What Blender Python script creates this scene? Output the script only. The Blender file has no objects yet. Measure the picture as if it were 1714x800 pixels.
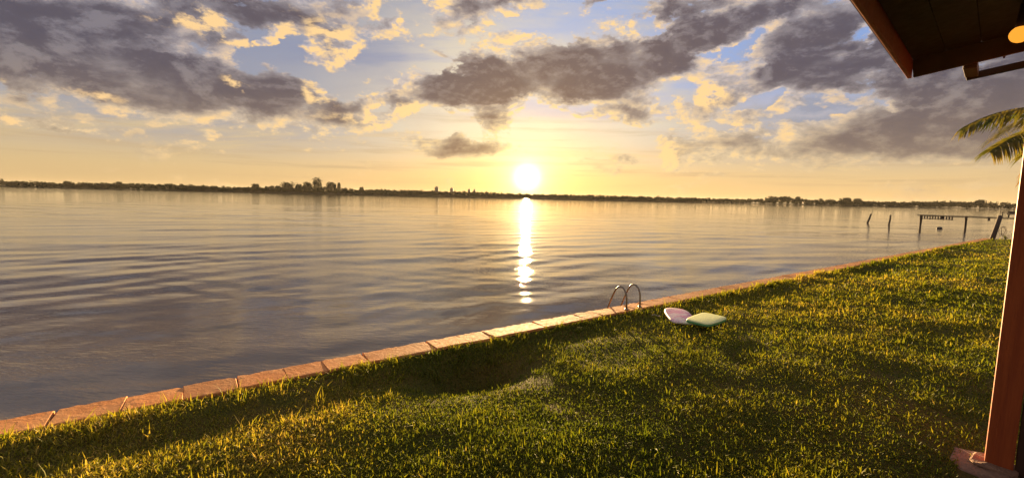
import bpy, bmesh, math, random
import numpy as np
from mathutils import Vector, Matrix

rng = np.random.default_rng(7)
random.seed(7)
scene = bpy.context.scene
COL = scene.collection
R = math.radians

# ---------------------------------------------------------------- camera
EYE = Vector((0.0, 0.0, 2.3))
cam_data = bpy.data.cameras.new('camera')
cam_data.sensor_width = 36.0
cam_data.lens = 36.0 * 750.0 / 1714.0
cam_data.clip_start = 0.05
cam_data.clip_end = 20000.0
cam = bpy.data.objects.new('camera', cam_data)
COL.objects.link(cam)
cam.matrix_world = (Matrix.Translation(EYE) @ Matrix.Rotation(R(90 - 5.37), 4, 'X')
                    @ Matrix.Rotation(R(1.3), 4, 'Z'))
scene.camera = cam

# ---------------------------------------------------------------- node helper
class X:
    """A socket with arithmetic; nt is the tree it lives in."""
    def __init__(s, nt, sock): s.nt, s.s = nt, sock
    def _m(s, op, *a, clamp=False):
        n = s.nt.nodes.new('ShaderNodeMath'); n.operation = op; n.use_clamp = clamp
        for i, v in enumerate((s,) + a): put(s.nt, n.inputs[i], v)
        return X(s.nt, n.outputs[0])
    def __add__(s, o): return s._m('ADD', o)
    __radd__ = __add__
    def __sub__(s, o): return s._m('SUBTRACT', o)
    def __rsub__(s, o): return const(s.nt, o)._m('SUBTRACT', s)
    def __mul__(s, o): return s._m('MULTIPLY', o)
    __rmul__ = __mul__
    def __truediv__(s, o): return s._m('DIVIDE', o)
    def __rtruediv__(s, o): return const(s.nt, o)._m('DIVIDE', s)
    def max(s, o): return s._m('MAXIMUM', o)
    def min(s, o): return s._m('MINIMUM', o)
    def pow(s, o): return s._m('POWER', o)
    def exp(s): return s._m('EXPONENT')
    def clamp(s): return s._m('ADD', 0.0, clamp=True)
    def atan2(s, o): return s._m('ARCTAN2', o)
    def asin(s): return s._m('ARCSINE')
    def acos(s): return s._m('ARCCOSINE')
    def step(s, a, b, c=0.0, d=1.0, smooth=True):
        n = s.nt.nodes.new('ShaderNodeMapRange')
        n.interpolation_type = 'SMOOTHSTEP' if smooth else 'LINEAR'
        for k, v in (('Value', s), ('From Min', a), ('From Max', b), ('To Min', c), ('To Max', d)):
            put(s.nt, n.inputs[k], v)
        return X(s.nt, n.outputs[0])
def put(nt, inp, v):
    if isinstance(v, X): nt.links.new(v.s, inp)
    else: inp.default_value = v
def const(nt, v):
    n = nt.nodes.new('ShaderNodeValue'); n.outputs[0].default_value = v; return X(nt, n.outputs[0])
def xyz(nt, v):
    n = nt.nodes.new('ShaderNodeSeparateXYZ'); put(nt, n.inputs[0], v)
    return [X(nt, o) for o in n.outputs]
def vec(nt, a, b, c):
    n = nt.nodes.new('ShaderNodeCombineXYZ')
    for i, v in enumerate((a, b, c)): put(nt, n.inputs[i], v)
    return X(nt, n.outputs[0])
def noise(nt, v, scale, detail=4, rough=0.5, dist=0.0, lac=2.0):
    n = nt.nodes.new('ShaderNodeTexNoise')
    put(nt, n.inputs['Vector'], v); put(nt, n.inputs['Scale'], scale)
    n.inputs['Detail'].default_value = detail; n.inputs['Roughness'].default_value = rough
    n.inputs['Distortion'].default_value = dist; n.inputs['Lacunarity'].default_value = lac
    return X(nt, n.outputs['Fac'])
def mixc(nt, f, a, b, mode='MIX'):
    n = nt.nodes.new('ShaderNodeMix'); n.data_type = 'RGBA'; n.blend_type = mode; n.clamp_factor = True
    for i, v in ((0, f), (6, a), (7, b)):
        if isinstance(v, tuple) and len(v) == 3: v = v + (1.0,)
        put(nt, n.inputs[i], v)
    return X(nt, n.outputs[2])
def mapping(nt, v, loc=(0, 0, 0), rot=(0, 0, 0), sc=(1, 1, 1), kind='POINT'):
    n = nt.nodes.new('ShaderNodeMapping'); n.vector_type = kind
    put(nt, n.inputs[0], v)
    n.inputs['Location'].default_value = loc; n.inputs['Rotation'].default_value = rot
    n.inputs['Scale'].default_value = sc
    return X(nt, n.outputs[0])

# ---------------------------------------------------------------- sky, sun, exposure
SUN_AZ, SUN_EL = 1.73, 2.45
EXPOSURE = 2.35
SKY_STRENGTH = 0.245          # the sky as the photograph exposes it, at EXPOSURE
SUN = Vector((math.sin(R(SUN_AZ)) * math.cos(R(SUN_EL)), math.cos(R(SUN_AZ)) * math.cos(R(SUN_EL)), math.sin(R(SUN_EL))))
world = bpy.data.worlds.new('World'); scene.world = world; world.use_nodes = True
wt = world.node_tree; wt.nodes.clear()
world.cycles.sampling_method = 'MANUAL'; world.cycles.sample_map_resolution = 512

# cloud banks: (azimuth, elevation, half width, half height, tilt, weight), degrees from due north (+Y)
BANKS = [(-43.9, 11.7, 13.1, 3.8, -1.1, 1.0), (-32.1, 9.6, 10.2, 2.3, -5.3, 0.85), (-34.4, 17.5, 8.5, 1.8, 9.1, 0.8), (-46.0, 13.3, 7.2, 2.8, 8.1, 0.5), (8.9, 16.1, 11.8, 3.3, 1.6, 1.15), (-6.1, 12.9, 9.1, 1.8, 10.8, 0.9), (1.3, 13.1, 8.8, 2.1, 0.9, 0.8), (17.5, 17.3, 4.7, 2.5, 15.4, 0.6), (-6.8, 5.8, 7.0, 1.2, -0.0, 0.75), (-1.8, 9.8, 3.1, 1.3, 1.5, 0.7), (16.2, 10.4, 5.2, 1.2, 4.3, 0.75), (14.0, 4.9, 2.7, 0.5, 3.1, 0.6), (25.6, 19.0, 6.5, 1.5, 12.0, 0.95), (18.6, 21.3, 3.9, 0.8, 5.4, 0.8), (34.9, 17.5, 6.4, 1.8, -3.4, 0.7), (31.0, 14.2, 10.8, 2.4, -0.1, 0.8), (40.3, 11.9, 8.7, 3.2, -11.4, 0.75), (37.6, 7.5, 13.3, 2.0, -3.8, 0.85), (28.9, 5.5, 10.9, 1.4, -3.7, 0.75), (44.1, 5.2, 7.8, 1.5, -3.1, 0.8), (45.6, 9.1, 5.8, 3.0, -7.2, 0.6), (-7.7, 21.5, 1.9, 2.4, -22.6, 0.6), (-2.3, 22.4, 4.4, 1.0, 1.9, 0.6), (9.7, 22.2, 2.1, 0.8, 24.3, 0.6), (-19.5, 10.6, 5.3, 1.1, -3.1, 0.5), (-21.5, 8.1, 5.8, 0.8, -6.0, 0.45), (-44.4, 1.5, 10.3, 0.6, -2.3, 0.25)]
GAPS = [(25.5, 16.6, 4.5, 0.7, 16.8, 0.8), (27.6, 10.8, 2.6, 0.8, 12.3, 0.7), (32.5, 9.2, 3.2, 0.5, 4.9, 0.7), (36.1, 11.3, 2.4, 0.5, 2.9, 0.7), (38.8, 9.8, 2.0, 0.6, -17.7, 0.6), (36.9, 16.1, 2.3, 0.8, 33.4, 0.8), (43.0, 9.2, 2.8, 0.4, -0.1, 0.6), (2.8, 11.0, 8.1, 1.0, 0.7, 0.6), (19.8, 12.7, 3.3, 1.2, 17.3, 0.6), (26.3, 8.2, 4.2, 0.4, 0.7, 0.5), (32.0, 15.5, 4.8, 0.5, 3.1, 0.5), (-17.5, 14.7, 4.0, 2.9, 5.6, 0.6), (-38.4, 13.6, 5.0, 0.6, -2.5, 0.4), (-11.9, 8.8, 4.3, 1.0, -1.8, 0.5), (7.4, 7.1, 10.2, 1.2, 0.4, 0.5), (43.9, 12.3, 2.3, 0.4, -3.3, 0.5), (6.9, 20.3, 7.9, 2.1, -1.1, 0.7), (-27.8, 15.0, 4.0, 1.5, -5.8, 0.5), (-45.2, 7.2, 4.5, 0.7, 4.7, 0.5), (17.1, 19.5, 2.7, 0.8, 14.4, 0.5), (29.1, 11.1, 2.8, 0.7, 17.8, 0.45), (38.1, 12.5, 2.7, 0.5, 1.7, 0.5), (2.9, 8.5, 8.2, 1.9, 0.8, 0.35), (-12.6, 15.2, 3.5, 2.6, 4.4, 0.25)]
LIT = [(-22.2, 16.6, 3.0, 2.2, -2.1, 1.0), (-33.7, 15.9, 4.6, 0.8, -4.0, 0.9), (-31.3, 16.7, 1.5, 0.8, 10.8, 0.8), (-23.1, 11.3, 1.6, 1.3, 6.0, 1.0), (-27.7, 16.1, 0.9, 0.8, 9.2, 0.8), (-15.3, 19.7, 1.6, 0.8, 6.1, 0.7), (-31.1, 10.8, 1.5, 0.5, -1.1, 0.8), (-19.5, 8.3, 4.0, 1.0, -8.2, 0.5), (-46.6, 5.1, 2.3, 0.7, -4.3, 0.8), (-42.2, 8.4, 1.7, 0.5, 6.6, 0.7), (-12.6, 10.2, 1.0, 0.7, 3.5, 0.7), (23.0, 11.9, 2.1, 1.7, 28.6, 0.7), (18.9, 5.2, 1.8, 1.3, -0.4, 0.7), (-10.5, 21.5, 1.7, 1.1, 4.7, 0.5), (-18.8, 21.0, 3.3, 0.5, 7.6, 0.7), (-26.8, 19.1, 1.4, 0.8, 10.1, 0.5), (-48.1, 8.4, 0.5, 0.5, 10.9, 0.6), (-15.5, 9.6, 4.2, 1.5, -6.1, 0.35)]

def build_sky():
    nt = wt
    tc = nt.nodes.new('ShaderNodeTexCoord')
    D = X(nt, tc.outputs['Generated'])
    x, y, z = xyz(nt, D)
    zz = z.max(0.0)
    az = x.atan2(y) * 57.2958
    el = z.max(-0.999).min(0.999).asin() * 57.2958
    # flat cloud deck seen in perspective
    inv = 1.0 / (zz + 0.13)
    P = vec(nt, x * inv, y * inv, 0.0)
    # distorted copy of the (az, el) plane so that the banks get ragged outlines
    D2 = vec(nt, x, y, z * 1.7)
    w1 = noise(nt, mapping(nt, D2, (3.3, 1, 2)), 9.0, 6, 0.62); w2 = noise(nt, mapping(nt, D2, (7.3, 2.1, 4.0)), 10.0, 6, 0.62)
    flat = el.step(0.0, 12.0, 0.35, 1.0)
    Q = vec(nt, az + (w1 - 0.5) * 9.0, el + (w2 - 0.5) * 6.0 * flat, 0.0)
    def blobs(L, grow):
        acc = None
        for a, e, hw, hh, t, s in L:
            m = mapping(nt, Q, (a, e, 0), (0, 0, R(t)), (hw * grow, hh * grow, 1), 'TEXTURE')
            g = nt.nodes.new('ShaderNodeTexGradient'); g.gradient_type = 'SPHERICAL'
            nt.links.new(m.s, g.inputs[0])
            v = X(nt, g.outputs['Fac'])
            acc = v * s if acc is None else v._m('MULTIPLY_ADD', s, acc)
        return acc
    bank = blobs(BANKS, 1.6).min(0.95); gap = blobs(GAPS, 1.5); lit = blobs(LIT, 1.6).min(1.0)
    # puffs: coarse billows and fine tufts, each taken twice to tell the sunward side
    G = vec(nt, x, y, z * 1.9)
    def puffs(k):                                           # k: step towards the sun
        v = G if not k else mapping(nt, G, tuple(k * c * f for c, f in zip(SUN, (1, 1, 1.9))), (0, 0, 0), (1 - k, 1 - k, 1 - k))
        return noise(nt, v, 7.5, 9, 0.60, 0.35), noise(nt, v, 24.0, 6, 0.66)
    na, nb = puffs(0); sa, sb = puffs(0.035)
    # outside the banks listed above the deck goes on with the same mean cover
    beyond = el.step(26, 40).max((az * az).step(52 * 52, 70 * 70))
    cover = bank + beyond * 0.40 + el.step(3.5, 9) * 0.18 - gap * 0.95
    tex = (na - 0.5) * 3.0 + (nb - 0.5) * 1.6
    raw = cover * 0.98 + tex * (0.55 + flat * 0.45)
    dens = raw.step(0.12, 0.42) * el.step(0.5, 6.0, 0.30, 1.0)
    nl = noise(nt, mapping(nt, G, (5, 2, 1)), 5.0, 4, 0.55)
    thick = (cover * 0.95 + (na - 0.5) * 2.2 + (nb - 0.5) * 0.45 + (nl - 0.5) * 2.3).step(0.15, 1.0)
    side = ((na - sa) * 6.5 + (nb - sb) * 2.6)
    # clear air
    sky = nt.nodes.new('ShaderNodeTexSky'); sky.sky_type = 'NISHITA'; sky.sun_disc = False
    sky.sun_elevation = R(SUN_EL); sky.sun_rotation = R(SUN_AZ); sky.air_density = 1.0
    sky.dust_density = 2.0; sky.ozone_density = 1.5; sky.altitude = 0
    dot = nt.nodes.new('ShaderNodeVectorMath'); dot.operation = 'DOT_PRODUCT'
    nt.links.new(D.s, dot.inputs[0]); dot.inputs[1].default_value = SUN
    ang = X(nt, dot.outputs['Value']).min(1.0).max(-1.0).acos() * 57.2958
    sc = nt.nodes.new('ShaderNodeVectorMath'); sc.operation = 'SCALE'
    nt.links.new(sky.outputs[0], sc.inputs[0]); sc.inputs[3].default_value = 0.12
    air = mixc(nt, el.step(3, 16), (0.62, 0.48, 0.28), mixc(nt, (az - 8.0).step(-26, -6), (0.21, 0.245, 0.37), (0.19, 0.34, 0.70)))
    air = mixc(nt, (0.0 - (el.max(0.0) / 3.4)).exp() * 0.8, air, mixc(nt, (az * 0.012 + 0.5).clamp(), (0.58, 0.37, 0.14), (0.84, 0.51, 0.18)))
    clear = mixc(nt, 0.15, air, X(nt, sc.outputs[0]))
    near = (0.0 - ang / 13.0).exp()
    nearer = (0.0 - ang / 3.8).exp()
    # thin high cloud: slate blue far from the sun, cream towards it
    veil = noise(nt, mapping(nt, P, (3, 1, 9), (0, 0, 0.5), (0.5, 1.5, 1)), 1.2, 9, 0.66)
    veilc = mixc(nt, ang.step(4, 34), (0.84, 0.70, 0.46), (0.25, 0.265, 0.335))
    clear = mixc(nt, veil.step(0.30, 0.55) * el.step(2, 9) * (0.95 - gap * 0.85).clamp(), clear, veilc)
    streak = noise(nt, vec(nt, az * 0.05, el * 1.1, 5.0), 1.0, 6, 0.6)
    clear = mixc(nt, streak.step(0.48, 0.68) * el.step(0.5, 3) * el.step(7, 12, 1, 0) * 0.5, clear, (0.44, 0.31, 0.17))
    # cloud colour: thick parts mauve grey, thin rims and sunward sides gold
    dark = mixc(nt, el.step(3, 14), (0.205, 0.150, 0.118), (0.082, 0.074, 0.098))
    dark = mixc(nt, near * 0.8, dark, (0.36, 0.19, 0.075))
    grey = mixc(nt, el.step(3, 15), (0.60, 0.46, 0.28), (0.44, 0.41, 0.45))
    grey = mixc(nt, near * 0.9, grey, (0.95, 0.70, 0.36))
    body = mixc(nt, thick, grey, dark)
    body = mixc(nt, (side * -1.1).clamp() * 0.55, body, mixc(nt, 0.35, dark, (0.055, 0.045, 0.06)))
    body = mixc(nt, (side * 1.2).clamp() * (0.75 - thick * 0.5), body, grey)
    rim = (1.0 - thick).pow(2.0)
    glint = (lit.step(0.08, 0.55) * (side * 1.5 + 0.42).clamp() + (side + 0.12).clamp() * rim * (1.1 + near * 3.4)).clamp()
    goldc = mixc(nt, near, (0.80, 0.53, 0.25), (1.0, 0.72, 0.28))
    body = mixc(nt, glint, body, goldc)
    dens2 = dens.max((lit * 1.3 + tex * 0.55).step(0.22, 0.5))
    col = mixc(nt, dens2 * 0.97, clear, body)
    # aureole of the low sun and the sun itself
    def add(c, f, rgb):
        n_ = nt.nodes.new('ShaderNodeRGB'); n_.outputs[0].default_value = rgb + (1,)
        s_ = nt.nodes.new('ShaderNodeVectorMath'); s_.operation = 'SCALE'
        nt.links.new(n_.outputs[0], s_.inputs[0]); put(nt, s_.inputs[3], f)
        a_ = nt.nodes.new('ShaderNodeVectorMath'); a_.operation = 'ADD'
        nt.links.new(c.s, a_.inputs[0]); nt.links.new(s_.outputs[0], a_.inputs[1])
        return X(nt, a_.outputs[0])
    thin = 1.0 - dens2 * 0.72
    col = add(col, near * thin * 0.12, (1.0, 0.62, 0.16))
    col = add(col, nearer * thin * 0.62, (1.0, 0.66, 0.13))
    r = ang / 1.15
    col = add(col, (0.0 - r * r).exp() * 2.6 + (0.0 - ang / 1.6).exp() * 1.3 + (0.0 - (ang / 0.6) * (ang / 0.6)).exp() * 6.0, (1.0, 0.90, 0.55))
    col = mixc(nt, z.step(-0.02, -0.002, 1, 0), col, (0.10, 0.08, 0.05))     # below the horizon, never seen
    bg = nt.nodes.new('ShaderNodeBackground'); nt.links.new(col.s, bg.inputs[0]); bg.inputs[1].default_value = SKY_STRENGTH
    out = nt.nodes.new('ShaderNodeOutputWorld'); nt.links.new(bg.outputs[0], out.inputs[0])
build_sky()

sun_data = bpy.data.lights.new('sun', 'SUN'); sun_data.energy = 5.0; sun_data.angle = R(0.6)
sun_data.color = (1.0, 0.66, 0.30)
sun = bpy.data.objects.new('sun', sun_data); COL.objects.link(sun)
sun.rotation_euler = SUN.to_track_quat('Z', 'Y').to_euler(); sun.location = (0, 0, 60)

vs = scene.view_settings
scene.display_settings.display_device = 'sRGB'
vs.view_transform = 'Standard'; vs.look = 'None'; vs.exposure = EXPOSURE; vs.gamma = 1.0; vs.use_curve_mapping = False
scene.cycles.use_denoising = True
scene.cycles.max_bounces = 6; scene.cycles.diffuse_bounces = 3; scene.cycles.glossy_bounces = 3
scene.cycles.transmission_bounces = 4; scene.cycles.transparent_max_bounces = 4
scene.cycles.sample_clamp_indirect = 6.0

# ---------------------------------------------------------------- mesh helpers
ORI = {}
class MB:
    """Collects world-space vertices and faces; build() links them as one mesh object."""
    def __init__(s): s.v, s.f, s.n = [], [], 0
    def add(s, vs_, fs):
        s.v.append(np.asarray(vs_, float).reshape(-1, 3)); s.f += [tuple(i + s.n for i in f) for f in fs]
        s.n += len(s.v[-1]); return s
    def box(s, c, ax, ay, az, hx, hy, hz):
        c = np.array(c, float); ax, ay, az = [np.array(a, float) for a in (ax, ay, az)]
        P = [c + i * hx * ax + j * hy * ay + k * hz * az for i in (-1, 1) for j in (-1, 1) for k in (-1, 1)]
        return s.add(P, [(0, 1, 3, 2), (4, 6, 7, 5), (0, 4, 5, 1), (2, 3, 7, 6), (0, 2, 6, 4), (1, 5, 7, 3)])
    def abox(s, x0, x1, y0, y1, z0, z1):
        return s.box(((x0 + x1) / 2, (y0 + y1) / 2, (z0 + z1) / 2), (1, 0, 0), (0, 1, 0), (0, 0, 1),
                     (x1 - x0) / 2, (y1 - y0) / 2, (z1 - z0) / 2)
    def tube(s, path, rad, seg=8, cap=True, jit=0.0):
        path = [np.array(p, float) for p in path]; n = len(path)
        rad = rad if isinstance(rad, (list, tuple, np.ndarray)) else [rad] * n
        V = []; ref = None
        for i, p in enumerate(path):
            t = path[min(i + 1, n - 1)] - path[max(i - 1, 0)]; t /= np.linalg.norm(t)
            if ref is None:
                ref = np.array([0, 0, 1.0]) if abs(t[2]) < 0.9 else np.array([1.0, 0, 0])
            a = ref - t * (ref @ t); a /= np.linalg.norm(a); b = np.cross(t, a); ref = a
            for k in range(seg):
                w = 2 * math.pi * k / seg
                V.append(p + rad[i] * (1 + jit * random.uniform(-1, 1)) * (math.cos(w) * a + math.sin(w) * b))
        F = [(i * seg + k, i * seg + (k + 1) % seg, (i + 1) * seg + (k + 1) % seg, (i + 1) * seg + k)
             for i in range(n - 1) for k in range(seg)]
        if cap: F += [tuple(range(seg))[::-1], tuple((n - 1) * seg + k for k in range(seg))]
        return s.add(V, F)
    def build(s, name, mat, parent=None, base=None, bevel=0.0, smooth=False):
        V = np.concatenate(s.v); return build_mesh(name, V, s.f, mat, parent, base, bevel, smooth)

def link(name, data, parent=None, base=None):
    o = bpy.data.objects.new(name, data); COL.objects.link(o)
    if parent is not None:
        o.parent = parent; ORI[o] = ORI[parent]
    else:
        b = Vector(base) if base is not None else Vector((0, 0, 0)); o.location = b; ORI[o] = b
    return o
def build_mesh(name, V, F, mat, parent=None, base=None, bevel=0.0, smooth=False):
    off = np.array(ORI[parent] if parent is not None else (base if base is not None else (0, 0, 0)))
    me = bpy.data.meshes.new(name); me.from_pydata((np.asarray(V) - off).tolist(), [], F)
    if bevel:
        bm = bmesh.new(); bm.from_mesh(me)
        bmesh.ops.bevel(bm, geom=bm.edges[:], offset=bevel, segments=2, profile=0.5, affect='EDGES')
        bm.to_mesh(me); bm.free()
    if smooth: me.polygons.foreach_set('use_smooth', [True] * len(me.polygons))
    me.materials.append(mat); me.update()
    return link(name, me, parent, base)
def fast_mesh(name, V, loops, starts, totals, mat, smooth=False):
    me = bpy.data.meshes.new(name)
    me.vertices.add(len(V)); me.vertices.foreach_set('co', np.ascontiguousarray(V, np.float32).ravel())
    me.loops.add(len(loops)); me.loops.foreach_set('vertex_index', np.ascontiguousarray(loops, np.int32))
    me.polygons.add(len(starts)); me.polygons.foreach_set('loop_start', np.ascontiguousarray(starts, np.int32))
    me.update(calc_edges=True)
    if smooth: me.polygons.foreach_set('use_smooth', np.ones(len(starts), bool))
    me.materials.append(mat); me.validate(); return me
def grid_mesh(name, V, nu, nv, mat):
    i = np.arange(nu - 1)[:, None] * nv + np.arange(nv - 1)[None, :]
    q = np.stack([i, i + nv, i + nv + 1, i + 1], -1).reshape(-1, 4)
    return fast_mesh(name, V, q.ravel(), np.arange(len(q)) * 4, np.full(len(q), 4), mat, True)
def tag(o, label=None, cat=None, group=None, kind=None):
    for k, v in (('label', label), ('category', cat), ('group', group), ('kind', kind)):
        if v: o[k] = v
    return o
def thing(name, base, label, cat, group=None):
    o = link(name, None, None, base); o.empty_display_size = 0.2
    return tag(o, label, cat, group)

# smooth value noise, tileable enough for relief
_perm = rng.random((256, 256))
def vnoise(x, y):
    xi, yi = np.floor(x).astype(int), np.floor(y).astype(int); fx, fy = x - xi, y - yi
    fx = fx * fx * (3 - 2 * fx); fy = fy * fy * (3 - 2 * fy)
    g = lambda a, b: _perm[a & 255, b & 255]
    return (g(xi, yi) * (1 - fx) + g(xi + 1, yi) * fx) * (1 - fy) + (g(xi, yi + 1) * (1 - fx) + g(xi + 1, yi + 1) * fx) * fy - 0.5

# ---------------------------------------------------------------- materials
def material(name, fn):
    m = bpy.data.materials.new(name); m.use_nodes = True; nt = m.node_tree; nt.nodes.clear()
    out = nt.nodes.new('ShaderNodeOutputMaterial')
    b = nt.nodes.new('ShaderNodeBsdfPrincipled'); nt.links.new(b.outputs[0], out.inputs[0])
    fn(nt, b, out); return m
def coords(nt, kind='Object'):
    return X(nt, nt.nodes.new('ShaderNodeTexCoord').outputs[kind])
def bump(nt, b, h, strength, dist):
    n = nt.nodes.new('ShaderNodeBump'); put(nt, n.inputs['Height'], h)
    n.inputs['Strength'].default_value = strength; n.inputs['Distance'].default_value = dist
    nt.links.new(n.outputs[0], b.inputs['Normal']); return n
def mottled(name, c1, c2, scale, rough=0.7, b_str=0.3, b_dist=0.01, stretch=(1, 1, 1), spec=0.4, metal=0.0, c3=None):
    def fn(nt, b, out):
        v = mapping(nt, coords(nt), sc=stretch)
        n = noise(nt, v, scale, 6, 0.6); n2 = noise(nt, v, scale * 5.3, 4, 0.6)
        c = mixc(nt, n.step(0.3, 0.7), c1, c2)
        if c3: c = mixc(nt, n2.step(0.55, 0.75) * 0.7, c, c3)
        put(nt, b.inputs['Base Color'], c)
        put(nt, b.inputs['Roughness'], n2.step(0.2, 0.8, rough - 0.1, min(1, rough + 0.1)))
        b.inputs['Specular IOR Level'].default_value = spec; b.inputs['Metallic'].default_value = metal
        bump(nt, b, n + n2 * 0.5, b_str, b_dist)
    return material(name, fn)

M = {}
def coping(nt, b, out):
    v = coords(nt)
    n = noise(nt, v, 1.7, 6, 0.6); n2 = noise(nt, v, 16, 6, 0.7); n3 = noise(nt, mapping(nt, v, (9, 4, 2)), 4.5, 8, 0.72)
    c = mixc(nt, n.step(0.3, 0.7), (0.64, 0.25, 0.085), (0.72, 0.36, 0.15))
    c = mixc(nt, n2.step(0.52, 0.72) * 0.55, c, (0.80, 0.48, 0.24))
    c = mixc(nt, n3.step(0.56, 0.70) * 0.75, c, (0.26, 0.13, 0.075))         # old stains and lichen
    put(nt, b.inputs['Base Color'], c); put(nt, b.inputs['Roughness'], n2.step(0.2, 0.8, 0.6, 0.9)); b.inputs['Specular IOR Level'].default_value = 0.08
    bump(nt, b, n2 * 0.6 + n3, 0.9, 0.018)
M['coping'] = material('coping_stone', coping)
M['wall'] = mottled('wall_render', (0.16, 0.05, 0.028), (0.11, 0.04, 0.025), 3.0, 0.85, 0.6, 0.02)
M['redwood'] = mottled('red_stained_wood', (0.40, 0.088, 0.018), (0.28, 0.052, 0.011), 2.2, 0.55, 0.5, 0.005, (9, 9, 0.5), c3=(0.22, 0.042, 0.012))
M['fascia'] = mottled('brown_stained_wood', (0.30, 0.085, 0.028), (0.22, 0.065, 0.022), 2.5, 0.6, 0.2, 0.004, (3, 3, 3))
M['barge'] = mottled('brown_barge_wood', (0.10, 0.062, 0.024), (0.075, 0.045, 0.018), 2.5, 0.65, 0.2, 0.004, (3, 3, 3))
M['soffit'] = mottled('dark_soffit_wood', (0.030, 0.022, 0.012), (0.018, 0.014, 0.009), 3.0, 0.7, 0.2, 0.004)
M['darkpanel'] = mottled('dark_panel_wood', (0.060, 0.024, 0.014), (0.040, 0.017, 0.011), 3.0, 0.6, 0.3, 0.004, (8, 8, 1))
M['tile'] = mottled('clay_tile', (0.40, 0.17, 0.08), (0.28, 0.11, 0.06), 5.0, 0.7, 0.3, 0.006)
M['stone'] = mottled('plinth_stone', (0.34, 0.20, 0.13), (0.22, 0.13, 0.09), 9.0, 0.85, 1.0, 0.025, c3=(0.44, 0.31, 0.22))
M['steel'] = mottled('weathered_steel', (0.30, 0.27, 0.22), (0.20, 0.17, 0.13), 30, 0.38, 0.1, 0.001, metal=0.85)
M['oldwood'] = mottled('weathered_wood', (0.10, 0.075, 0.055), (0.06, 0.045, 0.035), 4, 0.85, 0.5, 0.01, (4, 4, 1))
M['bark'] = mottled('bark', (0.12, 0.085, 0.055), (0.07, 0.05, 0.035), 9, 0.9, 0.8, 0.02)
M['green_foam'] = mottled('green_foam', (0.70, 0.76, 0.33), (0.66, 0.72, 0.31), 3, 0.45, 0.05, 0.002)
M['green_edge'] = mottled('green_foam_edge', (0.12, 0.36, 0.16), (0.10, 0.32, 0.14), 3, 0.5, 0.05, 0.002)
M['white_foam'] = mottled('white_foam', (0.62, 0.56, 0.55), (0.56, 0.50, 0.50), 4, 0.5, 0.05, 0.002)
M['rope'] = mottled('pale_rope', (0.55, 0.48, 0.38), (0.45, 0.38, 0.30), 30, 0.8, 0.2, 0.002)
M['buoy'] = mottled('dark_buoy', (0.05, 0.04, 0.035), (0.03, 0.025, 0.02), 6, 0.6, 0.2, 0.01)
M['boat'] = mottled('boat_hull', (0.20, 0.17, 0.14), (0.14, 0.12, 0.10), 3, 0.6, 0.1, 0.01)
M['concrete'] = mottled('far_concrete', (0.30, 0.27, 0.24), (0.24, 0.21, 0.19), 0.2, 0.8, 0.1, 0.01)
M['glass'] = mottled('far_glass', (0.05, 0.06, 0.07), (0.04, 0.05, 0.06), 1, 0.2, 0.0, 0.01)
M['far_soil'] = mottled('far_soil', (0.07, 0.065, 0.03), (0.10, 0.08, 0.04), 0.02, 0.9, 0.1, 0.1)
M['floor'] = mottled('terrace_stone', (0.32, 0.22, 0.17), (0.24, 0.17, 0.13), 3, 0.7, 0.4, 0.01)
M['wire'] = mottled('rusty_wire', (0.10, 0.07, 0.05), (0.07, 0.05, 0.04), 20, 0.7, 0.1, 0.001)

def pink_board(nt, b, out):
    v = coords(nt)
    n = noise(nt, v, 5, 3, 0.5); n2 = noise(nt, mapping(nt, v, (3, 1, 0)), 9, 3, 0.5)
    c = mixc(nt, n.step(0.45, 0.56), (0.74, 0.56, 0.60), (0.66, 0.28, 0.44))
    c = mixc(nt, n2.step(0.58, 0.64), c, (0.32, 0.12, 0.28))
    put(nt, b.inputs['Base Color'], c); b.inputs['Roughness'].default_value = 0.5
M['pink_foam'] = material('pink_foam', pink_board)

def leafy(name, cols, trans=0.5, rough=0.5, attr=None):
    """Thin leaf: diffuse + translucent + a little gloss; colour varies from leaf to leaf by a stored attribute."""
    m = bpy.data.materials.new(name); m.use_nodes = True; nt = m.node_tree; nt.nodes.clear()
    out = nt.nodes.new('ShaderNodeOutputMaterial')
    if attr:
        a = nt.nodes.new('ShaderNodeAttribute'); a.attribute_name = attr; f = X(nt, a.outputs['Fac'])
    else:
        f = noise(nt, coords(nt), 3.0, 3, 0.6).step(0.25, 0.75)
    ramp = nt.nodes.new('ShaderNodeValToRGB'); el_ = ramp.color_ramp.elements
    for i, (p, c) in enumerate(cols):
        e = el_[i] if i < 2 else el_.new(p)
        e.position = p; e.color = c + (1,)
    nt.links.new(f.s, ramp.inputs[0])
    d = nt.nodes.new('ShaderNodeBsdfDiffuse'); t = nt.nodes.new('ShaderNodeBsdfTranslucent')
    g = nt.nodes.new('ShaderNodeBsdfGlossy'); g.inputs['Roughness'].default_value = rough
    g.inputs['Color'].default_value = (0.8, 0.8, 0.8, 1)
    nt.links.new(ramp.outputs[0], d.inputs[0])
    tcol = mixc(nt, 1.0, X(nt, ramp.outputs[0]), (1.0, 0.95, 0.45), 'MULTIPLY'); nt.links.new(tcol.s, t.inputs[0])
    m1 = nt.nodes.new('ShaderNodeMixShader'); m1.inputs[0].default_value = trans
    nt.links.new(d.outputs[0], m1.inputs[1]); nt.links.new(t.outputs[0], m1.inputs[2])
    m2 = nt.nodes.new('ShaderNodeMixShader'); m2.inputs[0].default_value = 0.018
    nt.links.new(m1.outputs[0], m2.inputs[1]); nt.links.new(g.outputs[0], m2.inputs[2])
    nt.links.new(m2.outputs[0], out.inputs[0]); return m
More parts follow.
